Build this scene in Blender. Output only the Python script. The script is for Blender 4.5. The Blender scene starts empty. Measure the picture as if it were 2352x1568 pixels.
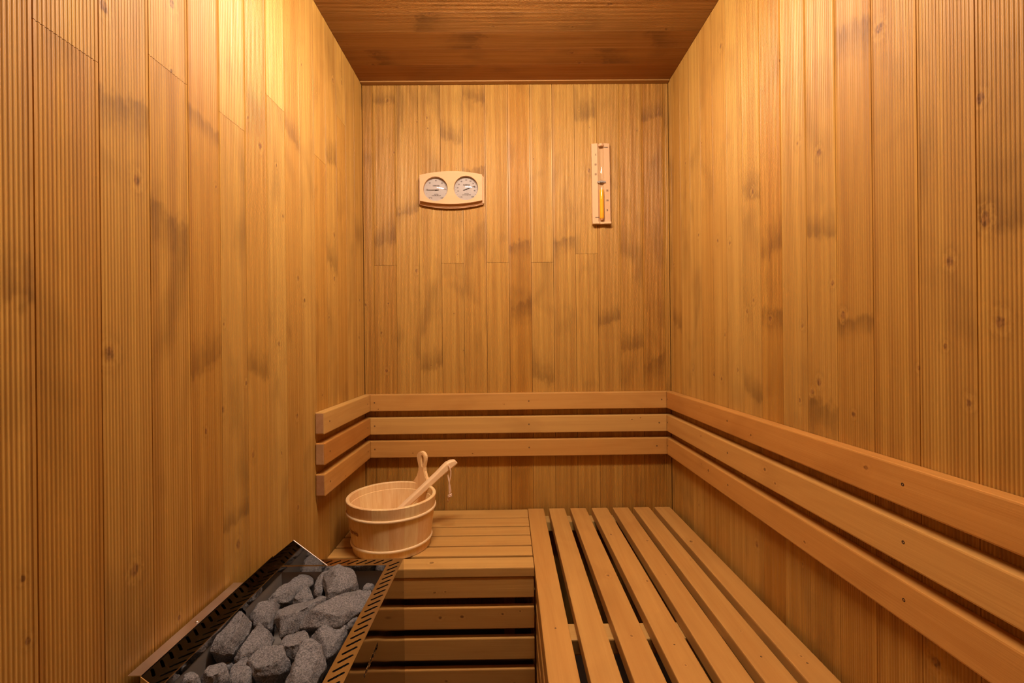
import bpy, bmesh, math, random
from mathutils import Matrix, Vector, noise
rnd = random.Random(7)
PI = math.pi
SC = bpy.context.scene
COL = SC.collection

# ------------------------------------------------------------------ camera, world, exposure
CAM_Z = 1.0839
cam_d = bpy.data.cameras.new('camera')
cam_d.sensor_width = 36.0
cam_d.lens = 36.0 * 1045.26 / 2352.0
cam_d.clip_start = 0.01
cam = bpy.data.objects.new('camera', cam_d)
COL.objects.link(cam)
yaw, pit, rol = 0.0081, -0.0004, -0.0108
ex = Vector((math.cos(yaw), -math.sin(yaw), 0)); ey = Vector((math.sin(yaw), math.cos(yaw), 0)); ez = Vector((0, 0, 1))
right = ex * math.cos(rol) + ez * math.sin(rol)
up = -ex * math.sin(rol) + ez * math.cos(rol)
back = right.cross(up)
m = Matrix((right, up, back)).transposed().to_4x4()
m.translation = (0, 0, CAM_Z)
cam.matrix_world = m
SC.camera = cam

w = bpy.data.worlds.new('world'); SC.world = w
w.use_nodes = True
w.node_tree.nodes['Background'].inputs[0].default_value = (0.02, 0.015, 0.01, 1)
w.node_tree.nodes['Background'].inputs[1].default_value = 0.2
SC.view_settings.view_transform = 'Standard'
SC.view_settings.look = 'None'
SC.view_settings.exposure = 0.0
SC.view_settings.gamma = 1.0
SC.view_settings.use_curve_mapping = False
SC.cycles.diffuse_bounces = 4
SC.cycles.max_bounces = 10
SC.cycles.use_adaptive_sampling = True
SC.cycles.adaptive_threshold = 0.03

# the one lamp: opal bulkhead light on the ceiling (built below, it emits itself)
LAMP_POS = (0.0, 0.90, 2.065)
LAMP_COLOR = (1.0, 0.77, 0.59)
LAMP_STRENGTH = 98.0

# room
XL, XR, D, ZC = -0.5466, 0.6194, 1.7319, 2.065
YF = -0.40
PITCH = 0.0853
BZ = 0.45

# ------------------------------------------------------------------ helpers
def nset(nt, a, ai, b, bi):
    nt.links.new(a.outputs[ai], b.inputs[bi])

class NT:
    """tiny node-tree writer"""
    def __init__(s, name):
        s.m = bpy.data.materials.new(name); s.m.use_nodes = True
        s.t = s.m.node_tree; s.t.nodes.clear()
        s.out = s.t.nodes.new('ShaderNodeOutputMaterial')
    def n(s, typ, **kw):
        nd = s.t.nodes.new(typ)
        for k, v in kw.items():
            setattr(nd, k, v)
        return nd
    def put(s, sock, v):
        if isinstance(v, bpy.types.NodeSocket): s.t.links.new(v, sock)
        elif v is not None: sock.default_value = v
    def math(s, op, a, b=None, c=None, clamp=False):
        nd = s.n('ShaderNodeMath', operation=op, use_clamp=clamp)
        s.put(nd.inputs[0], a)
        if b is not None: s.put(nd.inputs[1], b)
        if c is not None: s.put(nd.inputs[2], c)
        return nd.outputs[0]
    def vmath(s, op, a, b=None):
        nd = s.n('ShaderNodeVectorMath', operation=op)
        s.put(nd.inputs[0], a)
        if b is not None: s.put(nd.inputs[1], b)
        return nd.outputs[1 if op == 'LENGTH' else 0]
    def mix(s, f, a, b, blend='MIX'):
        nd = s.n('ShaderNodeMix', data_type='RGBA', blend_type=blend)
        s.put(nd.inputs[0], f); s.put(nd.inputs[6], a); s.put(nd.inputs[7], b)
        return nd.outputs[2]
    def noise(s, vec, scale=1.0, detail=3.0, rough=0.55, dist=0.0):
        nd = s.n('ShaderNodeTexNoise')
        s.put(nd.inputs['Vector'], vec); s.put(nd.inputs['Scale'], scale)
        nd.inputs['Detail'].default_value = detail; nd.inputs['Roughness'].default_value = rough
        nd.inputs['Distortion'].default_value = dist
        return nd.outputs['Fac']
    def rng(s, v, a, b, c=0.0, d=1.0, smooth=False):
        nd = s.n('ShaderNodeMapRange')
        if smooth: nd.interpolation_type = 'SMOOTHSTEP'
        s.put(nd.inputs['Value'], v)
        for i, x in zip(('From Min', 'From Max', 'To Min', 'To Max'), (a, b, c, d)): s.put(nd.inputs[i], x)
        return nd.outputs[0]
    def attr(s, name, out='Fac'):
        nd = s.n('ShaderNodeAttribute', attribute_type='OBJECT', attribute_name=name)
        return nd.outputs[out]
    def principled(s, base, rough=0.5, metal=0.0, spec=0.5, bump=None, bstr=0.3, bdist=0.001):
        p = s.n('ShaderNodeBsdfPrincipled')
        s.put(p.inputs['Base Color'], base); s.put(p.inputs['Roughness'], rough)
        s.put(p.inputs['Metallic'], metal); s.put(p.inputs['Specular IOR Level'], spec)
        if bump is not None:
            b = s.n('ShaderNodeBump'); b.inputs['Strength'].default_value = bstr; b.inputs['Distance'].default_value = bdist
            s.put(b.inputs['Height'], bump); s.t.links.new(b.outputs[0], p.inputs['Normal'])
        s.t.links.new(p.outputs[0], s.out.inputs[0])
        return p

def rgb(r, g, b): return (r, g, b, 1.0)

def wood(name, light, dark, smoke, features=(0, 0), rough=0.5, streak=0.6, spec=0.35, tone=0.16, ring=0.5, patch=0.5, stripes=14.0):
    """timber with the grain along the object's local X; per-object 'seed' and 'tone', knots 'k1..' and smoky marks 's1..' are
    custom properties of each board, in its own metres"""
    s = NT(name)
    P = s.n('ShaderNodeTexCoord').outputs['Object']
    seed = s.attr('seed')
    off = s.n('ShaderNodeCombineXYZ')
    s.put(off.inputs[0], s.math('MULTIPLY', seed, 13.7)); s.put(off.inputs[1], s.math('MULTIPLY', seed, 7.3)); s.put(off.inputs[2], s.math('MULTIPLY', seed, 3.1))
    Q = s.vmath('ADD', P, off.outputs[0])
    # broad streaks along the grain
    st = s.noise(s.vmath('MULTIPLY', Q, (0.9, stripes * 4, stripes * 4)), 1.0, 3.0, 0.6, 0.6)
    fine = s.noise(s.vmath('MULTIPLY', Q, (7, 420, 420)), 1.0, 1.0, 0.6)
    # growth rings: cathedral curves
    rv = s.noise(s.vmath('MULTIPLY', Q, (0.7, 7.5, 7.5)), 1.0, 1.5, 0.5, 0.3)
    rr = s.math('SINE', s.math('MULTIPLY', rv, 95.0))
    rr = s.rng(rr, 0.0, 1.0, 0.0, 1.0)
    col = s.mix(s.rng(st, 0.33, 0.68, 0.0, streak), light, dark)
    col = s.mix(s.math('MULTIPLY', rr, 0.22 * ring), col, dark)
    col = s.mix(s.rng(fine, 0.35, 0.75, 0.0, 0.22), col, dark)
    big = s.noise(s.vmath('MULTIPLY', Q, (4.2, 7.5, 7.5)), 1.0, 2.0, 0.6, 0.4)
    col = s.mix(s.rng(big, 0.53, 0.78, 0.0, patch), col, smoke)
    if features[0]:
        sep = s.n('ShaderNodeSeparateXYZ'); s.put(sep.inputs[0], P)
        x, y = sep.outputs[0], sep.outputs[1]
        n1 = s.noise(s.vmath('MULTIPLY', Q, (38, 60, 60)), 1.0, 2.0, 0.6)
        n2 = s.noise(s.vmath('MULTIPLY', Q, (130, 190, 190)), 1.0, 1.0, 0.6)
        jit = s.math('SUBTRACT', n1, 0.5)
        smk = None
        for i in range(1, features[1] + 1):
            a = s.n('ShaderNodeSeparateXYZ'); s.put(a.inputs[0], s.attr('s%d' % i, 'Vector'))
            h = s.math('MAXIMUM', s.math('ABSOLUTE', a.outputs[2]), 1e-4)
            sg = s.math('SIGN', a.outputs[2])
            u = s.math('DIVIDE', s.math('SUBTRACT', x, a.outputs[0]), h)
            # a tilted, wavering front; one side sharp, the other fading out
            u = s.math('MULTIPLY', u, sg)
            u = s.math('ADD', u, s.math('MULTIPLY', jit, 1.1))
            tl = s.math('MULTIPLY', s.math('SINE', s.math('MULTIPLY', seed, 17.0 + i)), 7.0)
            u = s.math('ADD', u, s.math('MULTIPLY', s.math('SUBTRACT', y, a.outputs[1]), tl))
            f = s.math('MULTIPLY', s.rng(u, -0.30, 0.12, 0, 1, True), s.rng(u, 0.0, 1.4, 1, 0, True))
            f = s.math('MULTIPLY', f, s.math('GREATER_THAN', s.math('ABSOLUTE', a.outputs[2]), 0.001))
            smk = f if smk is None else s.math('MAXIMUM', smk, f)
        if smk is not None:
            smk = s.math('MULTIPLY', smk, s.rng(st, 0.25, 0.65, 0.25, 0.72))
            col = s.mix(smk, col, smoke)
        core = halo = ringm = None
        for i in range(1, features[0] + 1):
            a = s.n('ShaderNodeSeparateXYZ'); s.put(a.inputs[0], s.attr('k%d' % i, 'Vector'))
            r = s.math('MAXIMUM', a.outputs[2], 1e-4)
            on = s.math('GREATER_THAN', a.outputs[2], 0.001)
            dx = s.math('DIVIDE', s.math('SUBTRACT', x, a.outputs[0]), s.math('MULTIPLY', r, 1.0))
            dy = s.math('DIVIDE', s.math('SUBTRACT', y, a.outputs[1]), s.math('MULTIPLY', r, 0.72))
            d = s.math('SQRT', s.math('ADD', s.math('MULTIPLY', dx, dx), s.math('MULTIPLY', dy, dy)))
            d = s.math('ADD', d, s.math('MULTIPLY', jit, 1.0))
            c = s.math('MULTIPLY', s.rng(d, 0.62, 0.34, 0, 1, True), on)
            hl = s.math('MULTIPLY', s.rng(d, 2.3, 0.6, 0, 1, True), on)
            rg = s.math('MULTIPLY', s.math('MULTIPLY', s.rng(s.math('SINE', s.math('MULTIPLY', d, 13.0)), 0.1, 1.0), s.rng(d, 1.7, 0.6, 0, 1)), on)
            core = c if core is None else s.math('MAXIMUM', core, c)
            halo = hl if halo is None else s.math('MAXIMUM', halo, hl)
            ringm = rg if ringm is None else s.math('MAXIMUM', ringm, rg)
        col = s.mix(s.math('MULTIPLY', halo, s.rng(n2, 0.35, 0.65, 0.06, 0.34)), col, smoke)
        col = s.mix(s.math('MULTIPLY', ringm, 0.45), col, dark)
        lr = s.math('MULTIPLY', s.math('MULTIPLY', s.rng(halo, 0.55, 0.85, 0, 1, True), s.rng(n2, 0.35, 0.6, 0.0, 1.0)), 0.45)
        col = s.mix(lr, col, tuple([min(1.0, q * 1.15) for q in light[:3]] + [1.0]))
        kd = s.mix(s.rng(n2, 0.4, 0.6), rgb(0.14, 0.060, 0.018), rgb(0.27, 0.125, 0.034))
        col = s.mix(s.math('MULTIPLY', core, 0.85), col, kd)
    tn = s.attr('tone')
    hsv = s.n('ShaderNodeHueSaturation')
    s.put(hsv.inputs['Color'], col)
    s.put(hsv.inputs['Hue'], s.math('MULTIPLY_ADD', tn, 0.010, 0.5))
    s.put(hsv.inputs['Saturation'], s.math('MULTIPLY_ADD', tn, -0.05, 1.0))
    s.put(hsv.inputs['Value'], s.math('MULTIPLY_ADD', tn, tone, 1.0))
    rg = s.rng(st, 0.3, 0.7, rough - 0.06, rough + 0.08)
    s.principled(hsv.outputs[0], rg, 0, spec, fine, 0.25, 0.0006)
    return s.m

def metal(name, base, rough, metallic=1.0, brushed=0.0, wavy=0.0):
    s = NT(name)
    P = s.n('ShaderNodeTexCoord').outputs['Object']
    h = None
    if wavy: h = s.noise(s.vmath('MULTIPLY', P, (5, 5, 5)), 1.0, 1.0)
    elif brushed: h = s.noise(s.vmath('MULTIPLY', P, (20, 600, 600)), 1.0, 2.0)
    r = s.rng(s.noise(s.vmath('MULTIPLY', P, (18, 18, 18)), 1.0, 3.0), 0.3, 0.7, rough * 0.8, rough * 1.25)
    s.principled(base, r, metallic, 0.5, h, 0.5 if wavy else 0.2, 0.0032 if wavy else 0.0004)
    return s.m

def plain(name, base, rough=0.5, spec=0.4):
    s = NT(name)
    P = s.n('ShaderNodeTexCoord').outputs['Object']
    v = s.noise(s.vmath('MULTIPLY', P, (90, 90, 90)), 1.0, 2.0)
    c = s.mix(s.rng(v, 0.3, 0.7, 0.0, 0.18), base, tuple([x * 0.7 for x in base[:3]] + [1]))
    s.principled(c, rough, 0, spec)
    return s.m

def obj(name, bm, mat, parent=None, mw=None, smooth=False):
    """link a bmesh as ONE mesh object; mw is the matrix in the parent's frame"""
    me = bpy.data.meshes.new(name)
    bm.normal_update(); bm.to_mesh(me); bm.free()
    return objm(name, me, mat, parent, mw, smooth)

def objm(name, me, mat, parent=None, mw=None, smooth=False):
    if mat and not me.materials: me.materials.append(mat)
    if smooth:
        for p in me.polygons: p.use_smooth = True
    o = bpy.data.objects.new(name, me); COL.objects.link(o)
    if parent is not None: o.parent = parent
    if mw is not None: o.matrix_basis = mw
    o['seed'] = rnd.random() * 9.0; o['tone'] = rnd.uniform(-1, 1)
    return o

def thing(name, label, cat, loc=(0, 0, 0), group=None):
    o = bpy.data.objects.new(name, None); COL.objects.link(o)
    o.location = loc; o.empty_display_size = 0.05
    o['label'] = label; o['category'] = cat
    if group: o['group'] = group
    return o

def tag(o, label, cat, group=None):
    o['label'] = label; o['category'] = cat
    if group: o['group'] = group
    return o

def T(x, y, z): return Matrix.Translation((x, y, z))
def basis(x, y, z, o):
    mm = Matrix((Vector(x), Vector(y), Vector(z))).transposed().to_4x4(); mm.translation = o; return mm

def box_bm(lx, ly, lz, bev=0.0, seg=2, center=False):
    """box 0..lx, 0..ly, 0..lz (or centred) with softened edges"""
    bm = bmesh.new(); bmesh.ops.create_cube(bm, size=1.0)
    for v in bm.verts:
        v.co = Vector((v.co.x * lx, v.co.y * ly, v.co.z * lz))
        if not center: v.co += Vector((lx / 2, ly / 2, lz / 2))
    if bev: bmesh.ops.bevel(bm, geom=bm.edges[:], offset=bev, segments=seg, affect='EDGES', profile=0.6)
    return bm

def prism_bm(outline, depth, holes=()):
    """outline (and holes) in XY, solid from z=0 to z=depth"""
    bm = bmesh.new()
    def loop(pts):
        vs = [bm.verts.new((p[0], p[1], 0)) for p in pts]
        return [bm.edges.new((vs[i], vs[(i + 1) % len(vs)])) for i in range(len(vs))]
    es = loop(outline)
    for h in holes: es += loop(h)
    bmesh.ops.triangle_fill(bm, edges=es, use_beauty=True, use_dissolve=False)
    r = bmesh.ops.extrude_face_region(bm, geom=bm.faces[:])
    for v in r['geom']:
        if isinstance(v, bmesh.types.BMVert): v.co.z += depth
    bmesh.ops.recalc_face_normals(bm, faces=bm.faces[:])
    return bm

def lathe_bm(profile, seg=48, a0=0.0, a1=2 * PI, closed=True):
    """closed profile of (r, z) revolved about Z; a full turn or a sector with its end caps"""
    bm = bmesh.new(); full = abs(a1 - a0 - 2 * PI) < 1e-6
    n = seg if full else seg + 1
    rings = []
    for i in range(n):
        a = a0 + (a1 - a0) * i / seg
        rings.append([bm.verts.new((r * math.cos(a), r * math.sin(a), z)) for r, z in profile])
    k = len(profile)
    for i in range(seg):
        A, B = rings[i], rings[(i + 1) % n]
        for j in range(k if closed else k - 1):
            bm.faces.new((A[j], B[j], B[(j + 1) % k], A[(j + 1) % k]))
    if not full and closed:
        bm.faces.new(rings[0]); bm.faces.new(rings[-1][::-1])
    bmesh.ops.remove_doubles(bm, verts=bm.verts[:], dist=1e-6)
    bmesh.ops.recalc_face_normals(bm, faces=bm.faces[:])
    return bm

def tube_bm(pts, r, seg=8, closed=False):
    """round tube along points; r a number or a list"""
    bm = bmesh.new(); n = len(pts); P = [Vector(p) for p in pts]; rings = []
    ref = Vector((0.13, 0.97, 0.21))
    for i in range(n):
        if closed: t = P[(i + 1) % n] - P[i - 1]
        else: t = P[min(i + 1, n - 1)] - P[max(i - 1, 0)]
        t.normalize(); u = t.cross(ref).normalized(); v = t.cross(u)
        rr = r[i] if isinstance(r, (list, tuple)) else r
        rings.append([bm.verts.new(P[i] + (u * math.cos(2 * PI * k / seg) + v * math.sin(2 * PI * k / seg)) * rr) for k in range(seg)])
    for i in range(n if closed else n - 1):
        A, B = rings[i], rings[(i + 1) % n]
        for k in range(seg): bm.faces.new((A[k], A[(k + 1) % seg], B[(k + 1) % seg], B[k]))
    if not closed: bm.faces.new(rings[0][::-1]); bm.faces.new(rings[-1])
    bmesh.ops.recalc_face_normals(bm, faces=bm.faces[:])
    return bm

def disc(r, n=32, cx=0, cy=0): return [(cx + r * math.cos(2 * PI * i / n), cy + r * math.sin(2 * PI * i / n)) for i in range(n)]

_font = {}
def letters(body, size, bold, mat):
    """flat print as a mesh in XY, centred"""
    key = (body, size, bold, mat.name)
    if key in _font: return _font[key]
    c = bpy.data.curves.new('lettering', 'FONT'); c.body = body; c.size = size; c.align_x = 'CENTER'; c.align_y = 'CENTER'
    c.extrude = 0.0001; c.offset = bold; c.resolution_u = 2
    o = bpy.data.objects.new('lettering', c); COL.objects.link(o)
    me = bpy.data.meshes.new_from_object(o.evaluated_get(bpy.context.evaluated_depsgraph_get()))
    bpy.data.objects.remove(o); bpy.data.curves.remove(c)
    me.materials.clear(); me.materials.append(mat); me.name = 'lettering'
    _font[key] = me
    return me

def text(name, body, size, mat, parent, x, z, y, rot=0.0, bold=0.0):
    return objm(name, letters(body, size, bold, mat), None, parent, T(x, y, z) @ Matrix.Rotation(PI / 2, 4, 'X') @ Matrix.Rotation(rot, 4, 'Z'))

# ------------------------------------------------------------------ materials
LIGHT, DARK, SMOKE = rgb(0.475, 0.272, 0.060), rgb(0.315, 0.150, 0.025), rgb(0.155, 0.073, 0.015)
M_PLANK = wood('stained_ribbed_timber', LIGHT, DARK, SMOKE, features=(4, 2), rough=0.45, streak=0.85, tone=0.11, patch=0.6, spec=0.38)
M_CEIL = wood('shaded_ceiling_timber', rgb(0.37, 0.180, 0.044), rgb(0.26, 0.112, 0.023), rgb(0.13, 0.058, 0.014), features=(4, 2), rough=0.55, streak=0.7, tone=0.10, patch=0.5)  # wall timber again, with the ceiling's dimmer light darkened into its colour
M_SLAT = wood('planed_bench_timber', rgb(0.555, 0.315, 0.090), rgb(0.435, 0.218, 0.052), rgb(0.34, 0.160, 0.038), features=(4, 0), rough=0.46, streak=0.55, tone=0.07, patch=0.45, stripes=8, ring=1.0)
M_END = wood('sawn_end_grain', rgb(0.50, 0.30, 0.15), rgb(0.40, 0.22, 0.10), rgb(0.33, 0.18, 0.08), rough=0.8, streak=0.6, spec=0.1)
M_PALE = wood('pale_raw_pine', rgb(0.88, 0.69, 0.38), rgb(0.76, 0.51, 0.23), rgb(0.74, 0.46, 0.19), rough=0.5, streak=0.9, tone=0.03, patch=0.45, stripes=22)
M_GAUGE = wood('pale_smooth_alder', rgb(0.63, 0.415, 0.235), rgb(0.585, 0.37, 0.195), rgb(0.565, 0.35, 0.18), rough=0.6, spec=0.2, streak=0.35, tone=0.02, patch=0.15, ring=0.2)
M_LADLE = wood('pale_ladle_wood', rgb(0.88, 0.67, 0.41), rgb(0.80, 0.56, 0.30), rgb(0.76, 0.52, 0.28), rough=0.42, streak=0.4, tone=0.02, patch=0.2, ring=0.2)
M_STEEL = metal('polished_steel_mirror', rgb(0.62, 0.60, 0.58), 0.05)
M_SIDE = metal('polished_steel_side', rgb(0.50, 0.47, 0.44), 0.07, wavy=0.5)
M_RIM = metal('polished_steel_rim', rgb(0.58, 0.55, 0.52), 0.12)
M_FLANGE = metal('brushed_steel_flange', rgb(0.72, 0.66, 0.62), 0.38)
M_GUARD = metal('dark_reflection_steel', rgb(0.025, 0.022, 0.020), 0.05)  # darkened so the guard and the rim strip beside it reflect dark
M_BOWL = metal('dull_grey_steel', rgb(0.26, 0.245, 0.235), 0.5, 0.45)
M_SCREW = metal('bright_screw', rgb(0.85, 0.82, 0.78), 0.25)
M_HOLE = plain('dark_screw_hole', rgb(0.05, 0.025, 0.012), 0.6)  # dark colour standing in for the shade inside screw holes
M_BLACK = plain('black_print', rgb(0.035, 0.022, 0.02), 0.6)
M_BRAND = plain('scorched_brown_mark', rgb(0.58, 0.29, 0.12), 0.7, 0.1)
M_DIAL = plain('white_dial_card', rgb(0.46, 0.425, 0.425), 0.6, 0.2)
M_SAND = plain('orange_sand', rgb(0.95, 0.42, 0.02), 0.7, 0.2)
M_CORD = plain('undyed_cord', rgb(0.80, 0.60, 0.44), 0.85, 0.1)
M_FLOOR = plain('brown_floor_tile', rgb(0.10, 0.07, 0.05), 0.5)
M_DARKW = wood('dark_backing_board', rgb(0.20, 0.09, 0.03), rgb(0.14, 0.06, 0.02), rgb(0.1, 0.045, 0.015), rough=0.7)

def glass_mat():
    s = NT('clear_thin_glass')
    g = s.n('ShaderNodeBsdfGlossy'); g.inputs['Roughness'].default_value = 0.02
    t = s.n('ShaderNodeBsdfTransparent'); t.inputs[0].default_value = (0.97, 0.97, 0.95, 1)
    lw = s.n('ShaderNodeFresnel'); lw.inputs['IOR'].default_value = 1.45
    mx = s.n('ShaderNodeMixShader')
    s.put(mx.inputs[0], s.math('MINIMUM', lw.outputs[0], 0.16)); s.t.links.new(t.outputs[0], mx.inputs[1]); s.t.links.new(g.outputs[0], mx.inputs[2])
    s.t.links.new(mx.outputs[0], s.out.inputs[0])
    return s.m
M_GLASS = glass_mat()

def stone_mat():
    s = NT('grey_olivine_stone')
    P = s.n('ShaderNodeTexCoord').outputs['Object']
    a = s.noise(s.vmath('MULTIPLY', P, (400, 400, 400)), 1.0, 3.0, 0.7)
    b = s.noise(s.vmath('MULTIPLY', P, (900, 900, 900)), 1.0, 2.0, 0.7)
    c = s.noise(s.vmath('MULTIPLY', P, (28, 28, 28)), 1.0, 4.0, 0.6)
    col = s.mix(s.rng(a, 0.36, 0.66), rgb(0.075, 0.080, 0.092), rgb(0.275, 0.285, 0.315))
    col = s.mix(s.rng(b, 0.56, 0.72, 0, 0.6), col, rgb(0.40, 0.41, 0.44))
    col = s.mix(s.rng(c, 0.50, 0.72, 0, 0.5), col, rgb(0.085, 0.09, 0.10))
    h = s.math('ADD', s.math('MULTIPLY', a, 0.5), s.math('MULTIPLY', c, 1.5))
    s.principled(col, 0.85, 0, 0.25, h, 1.0, 0.004)
    return s.m
M_STONE = stone_mat()

def lamp_mat():
    s = NT('lit_opal_glass')
    e = s.n('ShaderNodeEmission'); e.inputs[0].default_value = (*LAMP_COLOR, 1); e.inputs[1].default_value = LAMP_STRENGTH
    s.t.links.new(e.outputs[0], s.out.inputs[0])
    return s.m
M_LAMP = lamp_mat()
STONES=[
('long narrow stone lying along the back left of the heap',[(-0.4876, 0.9127), (-0.4855, 0.9346), (-0.4711, 0.9668), (-0.4572, 0.9987), (-0.4441, 1.0113), (-0.4336, 1.0058), (-0.4211, 0.9751), (-0.4338, 0.9469), (-0.4445, 0.9116), (-0.4723, 0.8997)],0.572,0.012,0.05),
('roundest, domed stone at the back of the heater heap',[(-0.3811, 0.9172), (-0.3959, 0.9595), (-0.3903, 0.9844), (-0.3693, 0.9915), (-0.3443, 0.9805), (-0.321, 0.9574), (-0.309, 0.9287), (-0.3124, 0.9021), (-0.3344, 0.8837), (-0.3542, 0.8801)],0.585,0.022,0.07),
('pointed stone half hidden behind the round domed stone',[(-0.4001, 0.9242), (-0.4148, 0.9614), (-0.4136, 0.9961), (-0.3949, 1.0166), (-0.3901, 1.0111), (-0.3967, 0.9805), (-0.3863, 0.9419), (-0.3803, 0.9149)],0.574,0.012,0.06),
('small wedge-shaped stone between the long narrow and the domed stones',[(-0.4338, 0.9042), (-0.4322, 0.9323), (-0.4279, 0.9621), (-0.407, 0.9316), (-0.3945, 0.9137), (-0.4029, 0.8889)],0.57,0.01,0.05),
('large flat-topped stone in the middle of the heap',[(-0.4357, 0.8378), (-0.4421, 0.8683), (-0.4312, 0.8841), (-0.4077, 0.9), (-0.3809, 0.9165), (-0.3631, 0.8904), (-0.3519, 0.8922), (-0.3677, 0.851), (-0.39, 0.8403), (-0.3758, 0.8047), (-0.3992, 0.7871), (-0.4153, 0.8023)],0.578,0.014,0.065),
('long sloping stone reaching the slotted rim, right of the large middle stone',[(-0.3709, 0.7989), (-0.3801, 0.8237), (-0.3591, 0.8416), (-0.334, 0.8763), (-0.3032, 0.8965), (-0.282, 0.9134), (-0.2695, 0.8955), (-0.2755, 0.847), (-0.2892, 0.8213), (-0.2991, 0.8005), (-0.3475, 0.8192)],0.588,0.016,0.045),
('smaller stone against the slotted rim, partly under the long sloping stone',[(-0.3101, 0.8181), (-0.2981, 0.8466), (-0.2876, 0.8773), (-0.2777, 0.8536), (-0.2826, 0.8208), (-0.291, 0.8073)],0.575,0.01,0.06),
('angular stone beside the slotted rim, just in front of the long sloping stone',[(-0.3532, 0.7968), (-0.3393, 0.8149), (-0.3237, 0.8249), (-0.3018, 0.8191), (-0.2895, 0.8154), (-0.2884, 0.7823), (-0.2917, 0.7578), (-0.3022, 0.7435), (-0.331, 0.7648)],0.572,0.014,0.06),
('squat stone left of the large flat-topped stone',[(-0.4912, 0.857), (-0.4949, 0.8886), (-0.4753, 0.8963), (-0.4545, 0.8999), (-0.4447, 0.8596), (-0.4298, 0.8262), (-0.43, 0.814), (-0.4677, 0.8272)],0.574,0.014,0.06),
('biggest oblong stone nearest the mirror plate',[(-0.4949, 0.751), (-0.5109, 0.7884), (-0.5241, 0.8261), (-0.5279, 0.8537), (-0.5094, 0.8571), (-0.4746, 0.8356), (-0.4637, 0.8105), (-0.4582, 0.7807), (-0.4564, 0.7501), (-0.472, 0.7432)],0.58,0.018,0.065),
('slanting oblong stone lying right of the biggest oblong one',[(-0.4502, 0.7413), (-0.4514, 0.7618), (-0.451, 0.7898), (-0.4487, 0.8165), (-0.4118, 0.7954), (-0.4065, 0.7729), (-0.4193, 0.755), (-0.42, 0.7349), (-0.4348, 0.7269)],0.576,0.014,0.06),
('blocky flat-topped stone in front of the large middle stone',[(-0.388, 0.7588), (-0.3939, 0.7934), (-0.3576, 0.7974), (-0.3278, 0.7573), (-0.3362, 0.74), (-0.3508, 0.7332), (-0.3735, 0.7437)],0.577,0.014,0.06),
('small stone tucked behind the near ridged stone',[(-0.4161, 0.7349), (-0.4193, 0.755), (-0.4165, 0.7684), (-0.4028, 0.7696), (-0.3909, 0.7543), (-0.4033, 0.7402), (-0.409, 0.7292)],0.574,0.01,0.05),
('broad ridged stone near the front of the heap',[(-0.416, 0.7128), (-0.4132, 0.7263), (-0.404, 0.7415), (-0.3842, 0.7454), (-0.3639, 0.7363), (-0.3447, 0.7165), (-0.3542, 0.7009), (-0.377, 0.6913), (-0.39, 0.6916)],0.58,0.016,0.06),
('tall stone beside the slotted rim at the near end of the heap',[(-0.3327, 0.665), (-0.338, 0.7024), (-0.3354, 0.7297), (-0.3202, 0.735), (-0.2958, 0.7231), (-0.2859, 0.6986), (-0.2848, 0.6735), (-0.288, 0.6479), (-0.3159, 0.6485)],0.588,0.02,0.07),
('rough stone in the near left of the heap',[(-0.4724, 0.6912), (-0.4741, 0.7103), (-0.462, 0.718), (-0.4407, 0.7082), (-0.4278, 0.6901), (-0.4266, 0.6709), (-0.452, 0.6714)],0.578,0.014,0.06),
('stone wedged between the rough stone and the broad ridged one',[(-0.435, 0.6959), (-0.4418, 0.7192), (-0.4335, 0.7312), (-0.4221, 0.735), (-0.4166, 0.7186), (-0.3933, 0.6974), (-0.3906, 0.6732), (-0.4178, 0.6738)],0.572,0.012,0.06),
('tiny stone sunk in the dark gap near the mirror plate',[(-0.4751, 0.7477), (-0.4732, 0.7575), (-0.4645, 0.763), (-0.4555, 0.7514), (-0.4596, 0.7418), (-0.4667, 0.7406)],0.555,0.008,0.04),
('lowest stone in view, mostly cut off by the picture edge',[(-0.495, 0.6868), (-0.4918, 0.6979), (-0.4787, 0.695), (-0.462, 0.6812), (-0.4616, 0.6647), (-0.4831, 0.6652)],0.578,0.014,0.06),
('small stone against the back right corner of the heater',[(-0.3086, 0.9503), (-0.3047, 0.9621), (-0.2882, 0.9674), (-0.2862, 0.9474), (-0.292, 0.9293), (-0.302, 0.9295)],0.572,0.01,0.05),
]
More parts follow.
